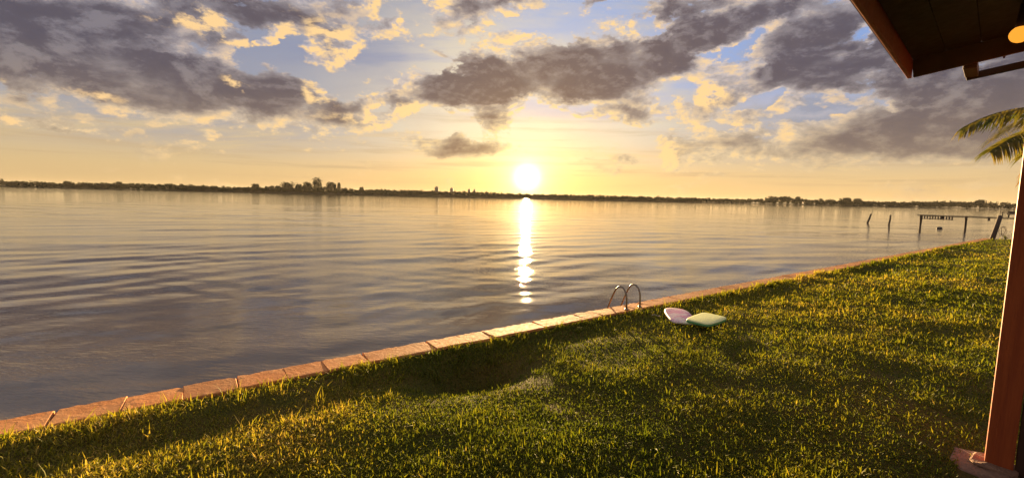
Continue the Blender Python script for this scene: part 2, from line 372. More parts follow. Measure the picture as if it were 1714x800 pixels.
M['grass'] = leafy('grass_blade', [(0.0, (0.10, 0.135, 0.012)), (0.45, (0.22, 0.225, 0.02)), (0.75, (0.34, 0.285, 0.035)), (1.0, (0.52, 0.38, 0.12))], 0.5, 0.5, 'tint')
M['palm'] = leafy('palm_leaf', [(0.0, (0.06, 0.09, 0.02)), (1.0, (0.22, 0.17, 0.04))], 0.5, 0.35)
M['palm_dry'] = leafy('palm_leaf_dry', [(0.0, (0.20, 0.12, 0.05)), (1.0, (0.30, 0.18, 0.08))], 0.4, 0.5)
M['far_leaf'] = leafy('far_leaf', [(0.0, (0.030, 0.038, 0.014)), (1.0, (0.055, 0.050, 0.020))], 0.08, 0.6)
M['weed'] = leafy('weed_leaf', [(0.0, (0.06, 0.10, 0.02)), (1.0, (0.16, 0.16, 0.05))], 0.4, 0.5)

def soil(nt, b, out):
    v = coords(nt)
    n = noise(nt, v, 1.2, 6, 0.6); n2 = noise(nt, v, 30, 4, 0.7)
    c = mixc(nt, n.step(0.35, 0.65), (0.075, 0.078, 0.014), (0.125, 0.09, 0.022))
    c = mixc(nt, n2.step(0.4, 0.7) * 0.6, c, (0.03, 0.025, 0.012))
    put(nt, b.inputs['Base Color'], c); b.inputs['Roughness'].default_value = 0.95
    b.inputs['Specular IOR Level'].default_value = 0.1
    bump(nt, b, n2, 0.5, 0.02)
M['soil'] = material('lawn_soil', soil)

def water(nt, b, out):
    v = coords(nt)
    b.inputs['Base Color'].default_value = (0.145, 0.118, 0.085, 1); b.inputs['Roughness'].default_value = 0.03
    b.inputs['IOR'].default_value = 1.40; b.inputs['Specular IOR Level'].default_value = 0.5
    a1 = noise(nt, mapping(nt, v, rot=(0, 0, R(-38)), sc=(0.55, 1.7, 1)), 1.1, 4, 0.55)
    a2 = noise(nt, mapping(nt, v, rot=(0, 0, R(12)), sc=(0.6, 1.6, 1)), 4.2, 4, 0.6)
    a3 = noise(nt, mapping(nt, v, (3, 8, 0), (0, 0, R(-20)), (0.7, 1.4, 1)), 14.0, 3, 0.55)
    a4 = noise(nt, mapping(nt, v, (1, 5, 0), (0, 0, R(35)), (0.55, 1.8, 1)), 7.5, 3, 0.6)
    patch = noise(nt, mapping(nt, v, rot=(0, 0, R(20)), sc=(0.6, 1.5, 1)), 0.11, 3, 0.5).step(0.38, 0.62, 0.35, 1.0)
    bump(nt, b, a1 * 0.020 + (a2 * 0.015 + a4 * 0.011 + a3 * 0.0055) * patch, 1.0, 0.5)
M['water'] = material('lake_water', water)

def lampglow(nt, b, out):
    e = nt.nodes.new('ShaderNodeEmission'); e.inputs[0].default_value = (1.0, 0.36, 0.035, 1); e.inputs[1].default_value = 0.24
    nt.links.new(e.outputs[0], out.inputs[0])
M['bulb'] = material('warm_lamp_glass', lampglow)

# ---------------------------------------------------------------- the setting
A54 = R(54.0)
dS = np.array([math.sin(A54), math.cos(A54), 0.0])        # along the shore
nS = np.array([-math.cos(A54), math.sin(A54), 0.0])       # out over the lake
UP = np.array([0, 0, 1.0])
T_IN, T_OUT, S_END = 5.84, 6.25, 47.4
WATER = -0.45
def S(s, t, z=0.0): return s * dS + t * nS + np.array([0, 0, z])
def t_edge(s): return np.where(s < S_END, T_IN, T_IN - 0.4556 * (s - S_END))
def relief(s, t):
    """Height of the lawn: gentle bumps, a worn ditch behind the wall and two dips farther along."""
    h = 0.015 + 0.048 * vnoise(s * 0.42 + 3.1, t * 0.5 + 9.7) + 0.040 * vnoise(s * 0.95 + 20, t * 1.1 + 4) + 0.022 * vnoise(s * 2.6 + 7, t * 2.6) - 0.005
    u_ = np.clip(t_edge(s) - t, 0, 3.4); h = h + 0.018 * u_
    q_ = np.clip((1.35 - t) / 1.0, 0, 1) * (s < 9) * (s > -9); h = h - 0.05 * q_ * q_ * (3 - 2 * q_)
    def g(s0, t0, ws, wt, a=0.0):
        ds, dt = s - s0, t - t0; c, n = math.cos(a), math.sin(a)
        return np.exp(-((ds * c + dt * n) / ws) ** 2 - ((-ds * n + dt * c) / wt) ** 2)
    h = h - 0.06 * g(0.2, 5.0, 1.6, 0.32, 0.0) - 0.06 * g(2.0, 5.3, 0.9, 0.30) - 0.50 * g(3.1, 5.0, 0.70, 0.46) - 0.10 * g(4.6, 5.45, 1.5, 0.35)
    h = h - 0.09 * g(11.5, 5.3, 2.2, 0.5) - 0.12 * g(19.5, 5.2, 1.6, 0.6) - 0.08 * g(29, 4.6, 2.5, 0.8)
    h = h + 0.06 * g(-0.9, 5.65, 1.3, 0.22)
    edge = np.clip((t_edge(s) - t) / 0.5, 0, 1)
    return h * (0.35 + 0.65 * edge)

def make_lawn():
    s = np.concatenate([np.linspace(-60, -6, 30)[:-1], np.linspace(-6, 14, 320)[:-1], np.linspace(14, 50, 260)[:-1], np.linspace(50, 140, 60)])
    v = np.concatenate([[0.0], np.linspace(0.0, 9, 170), np.linspace(9, 40, 90)[1:], np.linspace(40, 160, 20)[1:]])
    SS, VV = np.meshgrid(s, v, indexing='ij')
    TT = t_edge(SS) - VV; ZZ = relief(SS, TT)
    ZZ[:, 0] = -1.6                                      # the buried edge goes down to the lake bed
    V = SS[..., None] * dS + TT[..., None] * nS; V[..., 2] = ZZ
    me = grid_mesh('lawn', V.reshape(-1, 3), len(s), len(v), M['soil'])
    tag(link('lawn', me), 'patchy green lawn sloping to the lakeside wall', kind='structure')
make_lawn()

def make_lake():
    az = np.radians(np.concatenate([np.linspace(-115, -56, 60)[:-1], np.linspace(-56, 56, 760)[:-1], np.linspace(56, 85, 30)]))
    r = np.geomspace(3.5, 6000.0, 540)
    AA, RR = np.meshgrid(az, r, indexing='ij')
    Xc, Yc = RR * np.sin(AA), RR * np.cos(AA)
    Z = np.full_like(RR, WATER)
    space = np.maximum(RR * 0.0139, RR * math.radians(0.148))
    for wl, amp, deg, ph in ((2.9, .026, 36, 0), (2.1, .020, 18, 1), (1.55, .016, 52, 2), (3.8, .022, 3, 3), (1.15, .011, -14, 4),
                             (0.85, .008, 30, 5), (0.62, .0055, 62, 6), (0.47, .004, 8, 7), (6.5, .03, -8, 8), (5.0, .022, 25, 9)):
        a = math.radians(deg); kx, ky = -math.sin(a) * 2 * math.pi / wl, math.cos(a) * 2 * math.pi / wl
        warp = 5.0 * vnoise(Xc / (wl * 3.0) + ph * 7, Yc / (wl * 2.6))
        gain = 0.35 + 2.0 * np.clip(vnoise(Xc / (wl * 3.6) + 31 * ph, Yc / (wl * 2.2) + 5) + 0.15, 0, 1)
        fade = np.clip(wl / (space * 2.5) - 1, 0, 1)
        ph_ = kx * Xc + ky * Yc + warp + ph
        Z += 0.42 * fade * gain * amp * (np.sin(ph_) + 0.25 * np.sin(2 * ph_))
    V = np.stack([Xc, Yc, Z], -1)
    me = grid_mesh('lake', V.reshape(-1, 3), len(az), len(r), M['water'])
    tag(link('lake', me), 'calm rippled lake water reflecting the sunset', kind='structure')
make_lake()

# far shore: land rising slightly from the water line
SHORE_Y = 900.0
def shore_y(x): return SHORE_Y + 30 * np.sin(x / 260.0) + 14 * np.sin(x / 71.0 + 1)
def land_h(x): return 3.2 + 2.2 * np.sin(x / 310.0 + 2.2) + 1.0 * np.sin(x / 93.0)
def make_shore():
    x = np.linspace(-4000, 4000, 500); k = np.array([-6, 0, 4, 20, 120, 900, 4500.0])
    hs = np.array([-2.0, -0.6, 0.3, 0.7, 1.0, 1.2, 1.5])
    V = np.zeros((len(x), len(k), 3))
    V[..., 0] = x[:, None] * (1 + k[None, :] / 4500 * 0.6); V[..., 1] = shore_y(x)[:, None] + k[None, :]
    V[..., 2] = np.where(hs[None, :] > 0, hs[None, :] * land_h(x)[:, None], hs[None, :])
    me = grid_mesh('far_shore', V.reshape(-1, 3), len(x), len(k), M['far_soil'])
    tag(link('far_shore', me), 'low far shore across the lake', kind='structure')
make_shore()

# veranda floor, under and behind the camera
aB = R(47.3); dB = np.array([math.sin(aB), math.cos(aB), 0.0]); nB = np.array([-math.cos(aB), math.sin(aB), 0.0])
def B(s, t, z): return s * dB + t * nB + np.array([0, 0, z])
fl = MB().box(B(-1.6, -3.3, -0.12), dB, nB, UP, 7.0, 3.2, 0.16)
tag(fl.build('veranda_floor', M['floor'], bevel=0.01), 'stone floor of the veranda', kind='structure')

# ---------------------------------------------------------------- grass
def make_grass():
    N = 1150000
    r = np.exp(rng.uniform(math.log(3.0), math.log(62.0), N)); a = rng.uniform(R(-64), R(66), N)
    x, y = r * np.sin(a), r * np.cos(a)
    s, t = x * dS[0] + y * dS[1], x * nS[0] + y * nS[1]
    keep = (t < t_edge(s) - 0.03) & (s > -8)
    tb = x * nB[0] + y * nB[1]; sb = x * dB[0] + y * dB[1]
    keep &= ~((tb < 0.05) & (sb < 5.6))
    # worn, bare spots
    bare = vnoise(s * 0.9 + 50, t * 0.9) + 0.5 * vnoise(s * 2.3, t * 2.3 + 9)
    keep &= (bare < 0.36) | (rng.random(N) < 0.45)
    hole = np.exp(-((s - 3.1) / 0.6) ** 2 - ((t - 5.0) / 0.4) ** 2)
    keep &= rng.random(N) > hole * 0.8
    x, y, r, s, t = [q[keep] for q in (x, y, r, s, t)]; n0 = len(x)
    # taller tufts left standing in the ditch, along the wall and here and there on the lawn
    nc = 260
    cs = np.concatenate([rng.uniform(-2, 4.5, 60), rng.uniform(-3, 40, 90), rng.uniform(0, 20, 110)])
    ct = np.concatenate([rng.uniform(4.3, 5.7, 60), T_IN - rng.uniform(0.03, 0.25, 90), rng.uniform(1.0, 5.4, 110)])
    k = rng.integers(12, 34, nc); es = np.repeat(cs, k) + rng.normal(0, 0.035, k.sum()); et = np.minimum(np.repeat(ct, k) + rng.normal(0, 0.035, k.sum()), T_IN - 0.02)
    eh = np.repeat(rng.uniform(1.5, 3.2, nc) * np.concatenate([np.ones(60), np.full(90, 0.8), np.full(110, 0.75)]), k)
    ex, ey = es * dS[0] + et * nS[0], es * dS[1] + et * nS[1]
    x, y, s, t = np.append(x, ex), np.append(y, ey), np.append(s, es), np.append(t, et); r = np.append(r, np.hypot(ex, ey))
    tall = np.append(np.ones(n0), eh); n = len(x)
    z = relief(s, t) - 0.006
    lod = np.clip(r / 7.0, 0.9, 4.5)
    clump = vnoise(s * 1.7 + 11, t * 1.7 + 3) + 0.6 * vnoise(s * 5, t * 5 + 40)
    dry = vnoise(s * 0.33 + 80, t * 0.4 + 15) + 0.5 * vnoise(s * 1.1 + 6, t * 1.2)
    near_wall = np.exp(-((t_edge(s) - t) / 0.35) ** 2)
    L = (0.034 + 0.022 * clump + 0.035 * near_wall) * rng.gamma(4.0, 1 / 4.0, n) * np.clip(lod, 1, 1.7)
    L = np.clip(L * tall, 0.015, 0.2)
    Wd = 0.0042 * lod * rng.uniform(0.7, 1.5, n)
    th = rng.uniform(0, 2 * math.pi, n); lean = np.clip(rng.normal(0.62, 0.35, n), 0.1, 1.45); curl = rng.normal(0.6, 0.55, n); lean = np.where(tall > 1, lean * 0.6, lean)
    hx, hy = np.cos(th), np.sin(th)
    tw = th + math.pi / 2 + rng.normal(0, 0.5, n); wx, wy = np.cos(tw) * Wd, np.sin(tw) * Wd
    def pt(k, ang): return np.stack([hx * np.sin(ang) * L * k, hy * np.sin(ang) * L * k, np.cos(ang) * L * k], -1)
    base = np.stack([x, y, z], -1); w = np.stack([wx, wy, rng.normal(0, 0.3, n) * Wd], -1)
    p1 = base + pt(0.5, lean); p2 = p1 + pt(0.5, np.clip(lean + curl, 0, 2.3))
    V = np.stack([base - w * 0.8, base + w * 0.8, p1 + w, p1 - w, p2], 1).reshape(-1, 3)
    i = (np.arange(n) * 5)[:, None]
    loops = (i + np.array([[0, 1, 2, 3, 3, 2, 4]])).ravel()
    st = (np.arange(n) * 7)[:, None] + np.array([[0, 4]]); st = st.ravel()
    tot = np.tile([4, 3], n)
    me = fast_mesh('lawn_grass', V, loops, st, tot, M['grass'])
    tint = np.clip(0.43 + 0.7 * dry + 0.25 * clump + rng.normal(0, 0.19, n) + 0.12 * (rng.random(n) < 0.12), 0, 1)
    at = me.attributes.new('tint', 'FLOAT', 'POINT')
    at.data.foreach_set('value', np.repeat(tint, 5).astype(np.float32))
    tag(link('lawn_grass', me), 'short tangled grass covering the lakeside lawn', 'grass', kind='stuff')
make_grass()

# ---------------------------------------------------------------- lakeside wall with coping slabs
def make_wall():
    KZ = 0.045
    w = thing('retaining_wall', S(0, 6.05, WATER), 'low retaining wall with reddish stone coping along the lake edge', 'wall')
    MB().box(S(18.7, 6.06, -0.72), dS, nS, UP, 28.6, 0.185, 0.732).build('wall_core', M['wall'], w)
    joints = [-2.35, -1.78, -1.16, -0.62, -0.11, 0.41, 0.92, 1.39, 1.92]
    s = joints[-1]
    while s < S_END: s += random.uniform(0.46, 0.62); joints.append(s)
    s = joints[0]
    while s > -9.5: s -= random.uniform(0.5, 0.7); joints.insert(0, s)
    def slab(s0, s1, fine):
        g = 0.001 + 0.004 * random.random()
        k = 9 if fine else 4
        far = [(s0 + g + (s1 - s0 - 2 * g) * i / (k - 1), T_OUT + random.uniform(-0.03, 0.008)) for i in range(k)]
        nr = [(s1 - g - (s1 - s0 - 2 * g) * i / (k - 1), T_IN + random.uniform(-0.005, 0.009)) for i in range(k)]
        if fine and random.random() < 0.5:                # a knocked-off corner
            c = -1; far[c] = (far[c][0], far[c][1] - random.uniform(0.03, 0.09))
        sl = random.uniform(-0.03, 0.03)                   # joints are not quite square
        out = [(a + (b - T_IN) / 0.4 * sl, b) for a, b in far + nr]
        cx = sum(p[0] for p in out) / len(out); cy = sum(p[1] for p in out) / len(out)
        zt = KZ + random.uniform(-0.003, 0.003); ti, tj = random.gauss(0, 0.004), random.gauss(0, 0.010)
        def Z(p, z): return S(p[0], p[1], z + (p[0] - cx) * ti + (p[1] - cy) * tj)
        m = len(out)
        ins = [(p[0] + (cx - p[0]) * 0.03, p[1] + (cy - p[1]) * 0.05) for p in out]
        V = [Z(p, zt - 0.042) for p in out] + [Z(p, zt - 0.008) for p in out] + [Z(p, zt) for p in ins]
        F = [tuple(range(m))]
        for r_ in (0, m): F += [(r_ + i, r_ + m + i, r_ + m + (i + 1) % m, r_ + (i + 1) % m) for i in range(m)]
        F.append(tuple(range(2 * m, 3 * m))[::-1])
        build_mesh('slab', V, F, M['coping'], w)
    for s0, s1 in zip(joints[:-1], joints[1:]):
        slab(s0, min(s1, S_END + 0.3), s0 < 12)
make_wall()

# ---------------------------------------------------------------- pool ladder on the wall
def make_ladder():
    o = thing('pool_ladder', S(7.46, 5.95, 0.05), 'metal pool ladder with two curved handrails going down into the lake', 'ladder')
    prof = [(5.92, 0.04), (5.92, 0.16), (5.925, 0.28), (5.945, 0.37), (5.985, 0.44), (6.04, 0.485), (6.10, 0.495), (6.16, 0.475), (6.21, 0.43), (6.26, 0.35), (6.34, 0.18), (6.42, -0.02), (6.50, -0.22), (6.53, -0.45), (6.53, -1.3)]
    ss = (7.25, 7.68)
    for s in ss:
        r_ = MB().tube([S(s, t, z) for t, z in prof], 0.019, 10).build('handrail', M['steel'], o, smooth=True)
        MB().tube([S(s, 5.92, 0.045), S(s, 5.92, 0.062), S(s, 5.92, 0.072)], [0.045, 0.043, 0.022], 14).build('flange', M['steel'], r_, smooth=True)
    for t, z in ((6.515, -0.33), (6.53, -0.60), (6.53, -0.88)):
        MB().box(S(7.465, t, z), dS, nS, UP, 0.215, 0.045, 0.012).build('tread', M['steel'], o, bevel=0.004)
make_ladder()

# ---------------------------------------------------------------- bodyboards
def board_mesh(name, c, ang, L, W, th, tilt, mat_top, mat_edge, nose, label):
    pts = []
    for k in range(48):                                    # superellipse outline, rounder at the nose
        a = 2 * math.pi * k / 48; ca, sa = math.cos(a), math.sin(a)
        e = nose if ca > 0 else 0.30
        u = math.copysign(abs(ca) ** e, ca) * L / 2; v = math.copysign(abs(sa) ** (0.34 if ca < 0 else e), sa) * W / 2
        pts.append((u, v * (1 - 0.10 * max(0, -u / L) * 2)))
    m = Matrix.Translation(c) @ Matrix.Rotation(ang, 4, 'Z') @ Matrix.Rotation(tilt[0], 4, 'Y') @ Matrix.Rotation(tilt[1], 4, 'X')
    def ring(f, z, w): return [np.array(m @ Vector((u * f, v * f, z + 0.03 * max(0, u / L) ** 2))) for u, v in pts]
    n = len(pts)
    body = ring(0.955, 0, 0) + ring(0.992, 0.010, 0) + ring(1.0, th * 0.5, 0) + ring(0.985, th - 0.010, 0)
    top = ring(0.985, th - 0.010, 0) + ring(0.965, th - 0.002, 0) + ring(0.90, th, 0)
    def strips(k): return [(r_ * n + i, r_ * n + (i + 1) % n, (r_ + 1) * n + (i + 1) % n, (r_ + 1) * n + i) for r_ in range(k) for i in range(n)]
    o = thing(name, c, label, 'bodyboard', 'bodyboards on the lawn')
    build_mesh('core', body, [tuple(range(n))[::-1]] + strips(3), mat_edge, o, smooth=True)
    build_mesh('deck', top, strips(2) + [tuple(range(2 * n, 3 * n))], mat_top, o, smooth=True)
    return o
gz = float(relief(np.array([7.63]), np.array([4.7]))[0])
pb = board_mesh('bodyboard', Vector((3.27, 8.50, gz + 0.045)), R(80), 1.02, 0.50, 0.045, (R(-1), R(2)), M['pink_foam'], M['white_foam'], 0.62,
           'pink and white bodyboard lying under the corner of the green one')
gb = board_mesh('bodyboard', Vector((3.60, 8.065, gz + 0.095)), R(45.5), 0.93, 0.48, 0.058, (R(2.2), R(1.5)), M['green_foam'], M['green_edge'], 0.33,
           'pale green bodyboard with rounded corners lying on top of the pink one')
# leash cord beside the pink board
cord = [np.array([2.76 + 0.02 * i, 8.565 + 0.01 * math.sin(i * 0.9), gz + 0.055 + 0.012 * math.sin(i * 0.7)]) for i in range(9)]
tag(MB().tube(cord, 0.007, 6).build('cord', M['rope'], base=cord[0]), 'short pale cord on the grass left of the pink bodyboard', 'cord')

# ---------------------------------------------------------------- veranda: post, eaves, lamp
def make_veranda():
    o = thing('veranda', B(5.6, -0.08, 0.0), 'red stained timber veranda with dark roof soffit over the lawn corner', 'veranda')
    MB().box(B(5.70, -0.175, 1.84), dB, nB, UP, 0.085, 0.085, 1.84).build('post', M['redwood'], o, bevel=0.006)
    zE, tE, sE, pitch = 3.53, 0.72, 5.86, R(7.8)
    slope = np.array(-nB * math.cos(pitch) + UP * math.sin(pitch)); nrm = np.array(nB * math.sin(pitch) + UP * math.cos(pitch))
    # fascia along the lake side, barge board up the gable end
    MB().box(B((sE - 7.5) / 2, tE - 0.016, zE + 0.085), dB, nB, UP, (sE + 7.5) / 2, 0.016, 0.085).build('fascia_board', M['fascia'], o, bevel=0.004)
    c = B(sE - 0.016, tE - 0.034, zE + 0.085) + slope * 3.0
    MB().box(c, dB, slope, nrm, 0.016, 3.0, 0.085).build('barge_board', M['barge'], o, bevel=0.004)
    # soffit boards run along the eave
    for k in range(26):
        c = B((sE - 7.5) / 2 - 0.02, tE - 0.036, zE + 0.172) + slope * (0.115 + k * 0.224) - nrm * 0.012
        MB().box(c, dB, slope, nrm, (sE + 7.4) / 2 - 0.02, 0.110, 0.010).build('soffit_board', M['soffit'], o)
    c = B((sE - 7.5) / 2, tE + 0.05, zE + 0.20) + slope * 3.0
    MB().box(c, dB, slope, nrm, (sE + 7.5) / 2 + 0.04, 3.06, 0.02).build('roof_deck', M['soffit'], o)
    # header beam carried by the post, and purlin stub with an outer rafter under the tile edge
    MB().box(B((5.78 - 7.2) / 2, -0.145, 3.745), dB, nB, UP, (5.78 + 7.2) / 2, 0.06, 0.055).build('header_beam', M['soffit'], o, bevel=0.005)
    MB().box(B(6.07, 0.295, 3.59), dB, nB, UP, 0.21, 0.045, 0.04).build('purlin', M['barge'], o, bevel=0.005)
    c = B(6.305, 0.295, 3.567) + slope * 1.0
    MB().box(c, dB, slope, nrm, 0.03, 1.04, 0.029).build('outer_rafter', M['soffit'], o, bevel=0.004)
    for k in range(7):
        V = []; F = []
        c0 = B(6.08, 0.335, 3.655) + slope * (0.34 + 0.22 * k)
        for i in range(2):
            for j in range(9):
                a = math.pi * j / 8
                for rr in (0.105, 0.092):
                    V.append(c0 + dB * (i * 0.44 - 0.24) + slope * (math.cos(a) * rr) + nrm * (math.sin(a) * rr * 0.6))
        for j in range(8):
            q = lambda i, j_, e: i * 18 + j_ * 2 + e
            F += [(q(0, j, 0), q(1, j, 0), q(1, j + 1, 0), q(0, j + 1, 0)), (q(0, j, 1), q(0, j + 1, 1), q(1, j + 1, 1), q(1, j, 1))]
            for i in (0, 1): F.append((q(i, j, 0), q(i, j + 1, 0), q(i, j + 1, 1), q(i, j, 1)))
        build_mesh('tile', V, F, M['tile'], o)
    # dark boarded screen beside the post
    for k in range(9):
        MB().box(B(5.66 + random.uniform(-0.003, 0.003), -0.268 - 0.075 - k * 0.152, 1.35), dB, nB, UP, 0.02, 0.074, 1.32).build('screen_board', M['darkpanel'], o, bevel=0.004)
make_veranda()
def make_plinth():
    o = thing('stone_plinth', B(5.62, -0.1, -0.1), 'rough layered pinkish stones under the red post', 'stonework')
    def layer(s, t, z0, z1, a, b):
        """One split-faced layer of stone: angular outline, ragged rim, slightly sloping top."""
        n = random.randint(12, 15); ph = random.uniform(0, 6.28); V = []; F = []
        out = []
        for k in range(n):
            w = ph + 2 * math.pi * (k + random.uniform(-0.25, 0.25)) / n
            e = [math.copysign(abs(c) ** 0.55, c) * random.uniform(0.84, 1.08) for c in (math.cos(w), math.sin(w))]
            out.append((e[0] * a, e[1] * b))
        tx, ty = random.uniform(-0.05, 0.05), random.uniform(-0.05, 0.05)
        for f, z in ((0.93, z0), (1.0, z0 + (z1 - z0) * 0.35), (0.97, z0 + (z1 - z0) * 0.8), (0.88, z1)):
            for u, v in out:
                j = random.uniform(0.97, 1.03)
                V.append(B(s + u * f * j, t + v * f * j, 0.045 + z + u * tx + v * ty + random.uniform(-0.004, 0.004)))
        for r_ in range(3): F += [(r_ * n + k, r_ * n + (k + 1) % n, (r_ + 1) * n + (k + 1) % n, (r_ + 1) * n + k) for k in range(n)]
        V.append(B(s, t, 0.045 + z1 + 0.004)); F += [(3 * n + k, 3 * n + (k + 1) % n, 4 * n) for k in range(n)] + [tuple(range(n))[::-1]]
        build_mesh('stone', V, F, M['stone'], o)
    for st in ((5.54, -0.03, -0.18, -0.055, 0.36, 0.30), (5.58, -0.05, -0.057, -0.020, 0.31, 0.26), (5.60, -0.08, -0.022, 0.012, 0.26, 0.22),
               (5.67, -0.15, 0.010, 0.040, 0.16, 0.15), (5.24, -0.26, -0.13, -0.03, 0.15, 0.17), (5.68, -0.46, -0.12, 0.01, 0.20, 0.15)):
        layer(*st)
make_plinth()
def sphere_pts(c, r, nu=16, nv=10, sq=(1, 1, 1)):
    V = [np.array(c) + r * np.array([math.sin(math.pi * j / nv) * math.cos(2 * math.pi * i / nu) * sq[0], math.sin(math.pi * j / nv) * math.sin(2 * math.pi * i / nu) * sq[1], math.cos(math.pi * j / nv) * sq[2]])
         for j in range(nv + 1) for i in range(nu)]
    F = [(j * nu + i, (j + 1) * nu + i, (j + 1) * nu + (i + 1) % nu, j * nu + (i + 1) % nu) for j in range(nv) for i in range(nu)]
    return V, F
def make_lamp():
    c = B(4.98, 0.01, 3.555)
    o = thing('ceiling_lamp', c + np.array([0, 0, 0.15]), 'small round amber ceiling lamp glowing under the veranda roof', 'lamp')
    V, F = sphere_pts(c, 0.058); build_mesh('globe', V, F, M['bulb'], o, smooth=True)
    MB().tube([c + UP * 0.05, c + UP * 0.09, c + UP * 0.24], [0.03, 0.028, 0.012], 12).build('socket', M['darkpanel'], o, smooth=True)
make_lamp()

# ---------------------------------------------------------------- palm
def frond(tree, c, az, el0, length, droop, mat, dens=100, leaf=0.76):
    V = []; F = []; path = []
    h = np.array([math.sin(az), math.cos(az), 0]); p = np.array(c, float); a = el0; n = dens
    for i in range(n + 1):
        path.append(p.copy()); p = p + (h * math.cos(a) + UP * math.sin(a)) * length / n; a -= droop / n
    mb = MB().tube(path[::3] + [path[-1]], list(np.linspace(0.022, 0.003, len(path[::3]) + 1)), 5)
    side = np.array([h[1], -h[0], 0])
    for i in range(4, n + 1):
        k = i / n; ll = leaf * (0.45 + 0.75 * math.sin(math.pi * min(1, 0.12 + k * 0.80))) * random.uniform(0.85, 1.1)
        t = path[i] - path[i - 1]; t /= np.linalg.norm(t)
        for sg in (-1, 1):
            d = side * sg * random.uniform(0.75, 0.95) + t * 0.55 - UP * random.uniform(0.05, 0.3); d /= np.linalg.norm(d)
            q = path[i].copy(); pts = []
            wv = np.cross(d, UP); wv /= np.linalg.norm(wv) + 1e-9; wv = wv * 0.5 + t * 0.6; wv /= np.linalg.norm(wv)
            for j, wd in enumerate((0.010, 0.020, 0.016, 0.0)):
                pts.append((q.copy(), wd)); q = q + d * ll / 3; d = d - UP * random.uniform(0.35, 0.65); d /= np.linalg.norm(d)
            vs_ = []
            for q_, wd in pts[:3]: vs_ += [q_ - wv * wd, q_ + wv * wd]
            vs_.append(pts[3][0])
            mb.add(vs_, [(0, 1, 3, 2), (2, 3, 5, 4), (4, 5, 6)])
    mb.build('frond', mat, tree)
def make_palm():
    base = np.array([12.74, 10.0, 0.0]); top = base + np.array([0.12, 0.05, 4.27])
    o = thing('palm_tree', base, 'coconut palm whose drooping fronds reach in at the right edge', 'palm tree')
    path = [base + (top - base) * k / 12 + np.array([0.08 * math.sin(k * 0.25), 0, 0]) for k in range(13)]
    MB().tube([base - UP * 0.2] + path, [0.19] + [0.17 - 0.06 * k / 12 + (0.02 if k == 0 else 0) + 0.006 * (k % 2) for k in range(13)], 12).build('trunk', M['bark'], o, smooth=True)
    W = -math.pi / 2
    specs = [(W + 0.05, 0.06, 2.42, 0.75), (W - 0.12, 0.02, 1.9, 0.9), (W - 0.35, 0.46, 2.3, 1.10), (W + 0.5, 0.62, 2.4, 1.3), (W - 0.75, 0.2, 2.4, 1.3),
             (0.1, 0.55, 2.5, 1.2), (0.8, 0.3, 2.4, 1.3), (1.4, 0.6, 2.5, 1.3), (2.0, 0.35, 2.4, 1.4), (2.6, 0.6, 2.4, 1.2), (3.3, 0.3, 2.4, 1.3), (3.9, 0.65, 2.3, 1.1), (0.4, 1.1, 2.0, 0.7), (4.4, 1.15, 2.0, 0.8)]
    for az, e, l, d in specs: frond(o, top, az, e, l, d, M['palm'])
    frond(o, top, W + 0.15, -0.35, 1.9, 0.9, M['palm_dry'], 31, 0.45)
make_palm()

# ---------------------------------------------------------------- pier and mooring posts
def make_pier():
    sP = 81.6
    o = thing('pier', S(sP, 10, WATER), 'narrow wooden pier on thin piles reaching out over the lake', 'pier')
    zD = 1.15; t0, t1 = -6.0, 17.2
    for e in (-0.42, 0.42):
        MB().box(S(sP + e, (t0 + t1) / 2, zD - 0.13), dS, nS, UP, 0.05, (t1 - t0) / 2, 0.05).build('beam', M['oldwood'], o)
    t = t0
    while t < t1:
        MB().box(S(sP, t + 0.1, zD + random.uniform(-0.006, 0.006)), dS, nS, UP, 0.62 + random.uniform(-0.03, 0.03), 0.092, 0.022).build('plank', M['oldwood'], o); t += 0.21
    for t in (16.9, 12.5, 8.2, 3.8, -0.6):
        for e in (-0.3, 0.3):
            lean = random.uniform(-0.06, 0.06)
            MB().tube([S(sP + e + lean, t + lean, WATER - 1.2), S(sP + e, t, zD - 0.05)], [0.075, 0.085], 8, jit=0.06).build('pile', M['oldwood'], o)
        MB().box(S(sP, t, zD - 0.30), dS, nS, UP, 0.5, 0.07, 0.06).build('cross_beam', M['oldwood'], o)
    for t in (14.7, 10.4, 6.0):
        MB().box(S(sP - 0.42, t, zD - 0.33), dS, nS, UP, 0.06, 0.10, 0.16).build('bracket', M['oldwood'], o)
    # row of short fender boards along the outer end
    t = 13.7
    while t < 16.9:
        MB().box(S(sP - 0.66, t, zD - 0.34), dS, nS, UP, 0.02, 0.07, 0.26 + random.uniform(-0.03, 0.03)).build('fender_board', M['oldwood'], o); t += 0.27
    MB().box(S(sP - 0.69, 15.3, zD - 0.55), dS, nS, UP, 0.015, 1.7, 0.03).build('fender_rail', M['oldwood'], o)
    # rail posts and handrail at the landward part
    for t in (9.4, 7.6, 5.8, 4.0):
        MB().box(S(sP + 0.5, t, zD + 0.30), dS, nS, UP, 0.035, 0.035, 0.30).build('rail_post', M['oldwood'], o)
    MB().box(S(sP + 0.5, 5.0, zD + 0.62), dS, nS, UP, 0.03, 4.6, 0.03).build('handrail', M['oldwood'], o)
    b = thing('bench', S(sP - 0.1, 8.2, zD), 'small dark bench standing on the pier near its landward end', 'bench')
    MB().box(S(sP - 0.1, 8.2, zD + 0.42), dS, nS, UP, 0.2, 0.75, 0.05).build('seat', M['oldwood'], b)
    MB().box(S(sP + 0.12, 8.2, zD + 0.62), dS, nS, UP, 0.03, 0.75, 0.13).build('backrest', M['oldwood'], b)
    for e in (-0.6, 0.6): MB().box(S(sP - 0.1, 8.2 + e, zD + 0.20), dS, nS, UP, 0.18, 0.05, 0.18).build('leg', M['oldwood'], b)
make_pier()
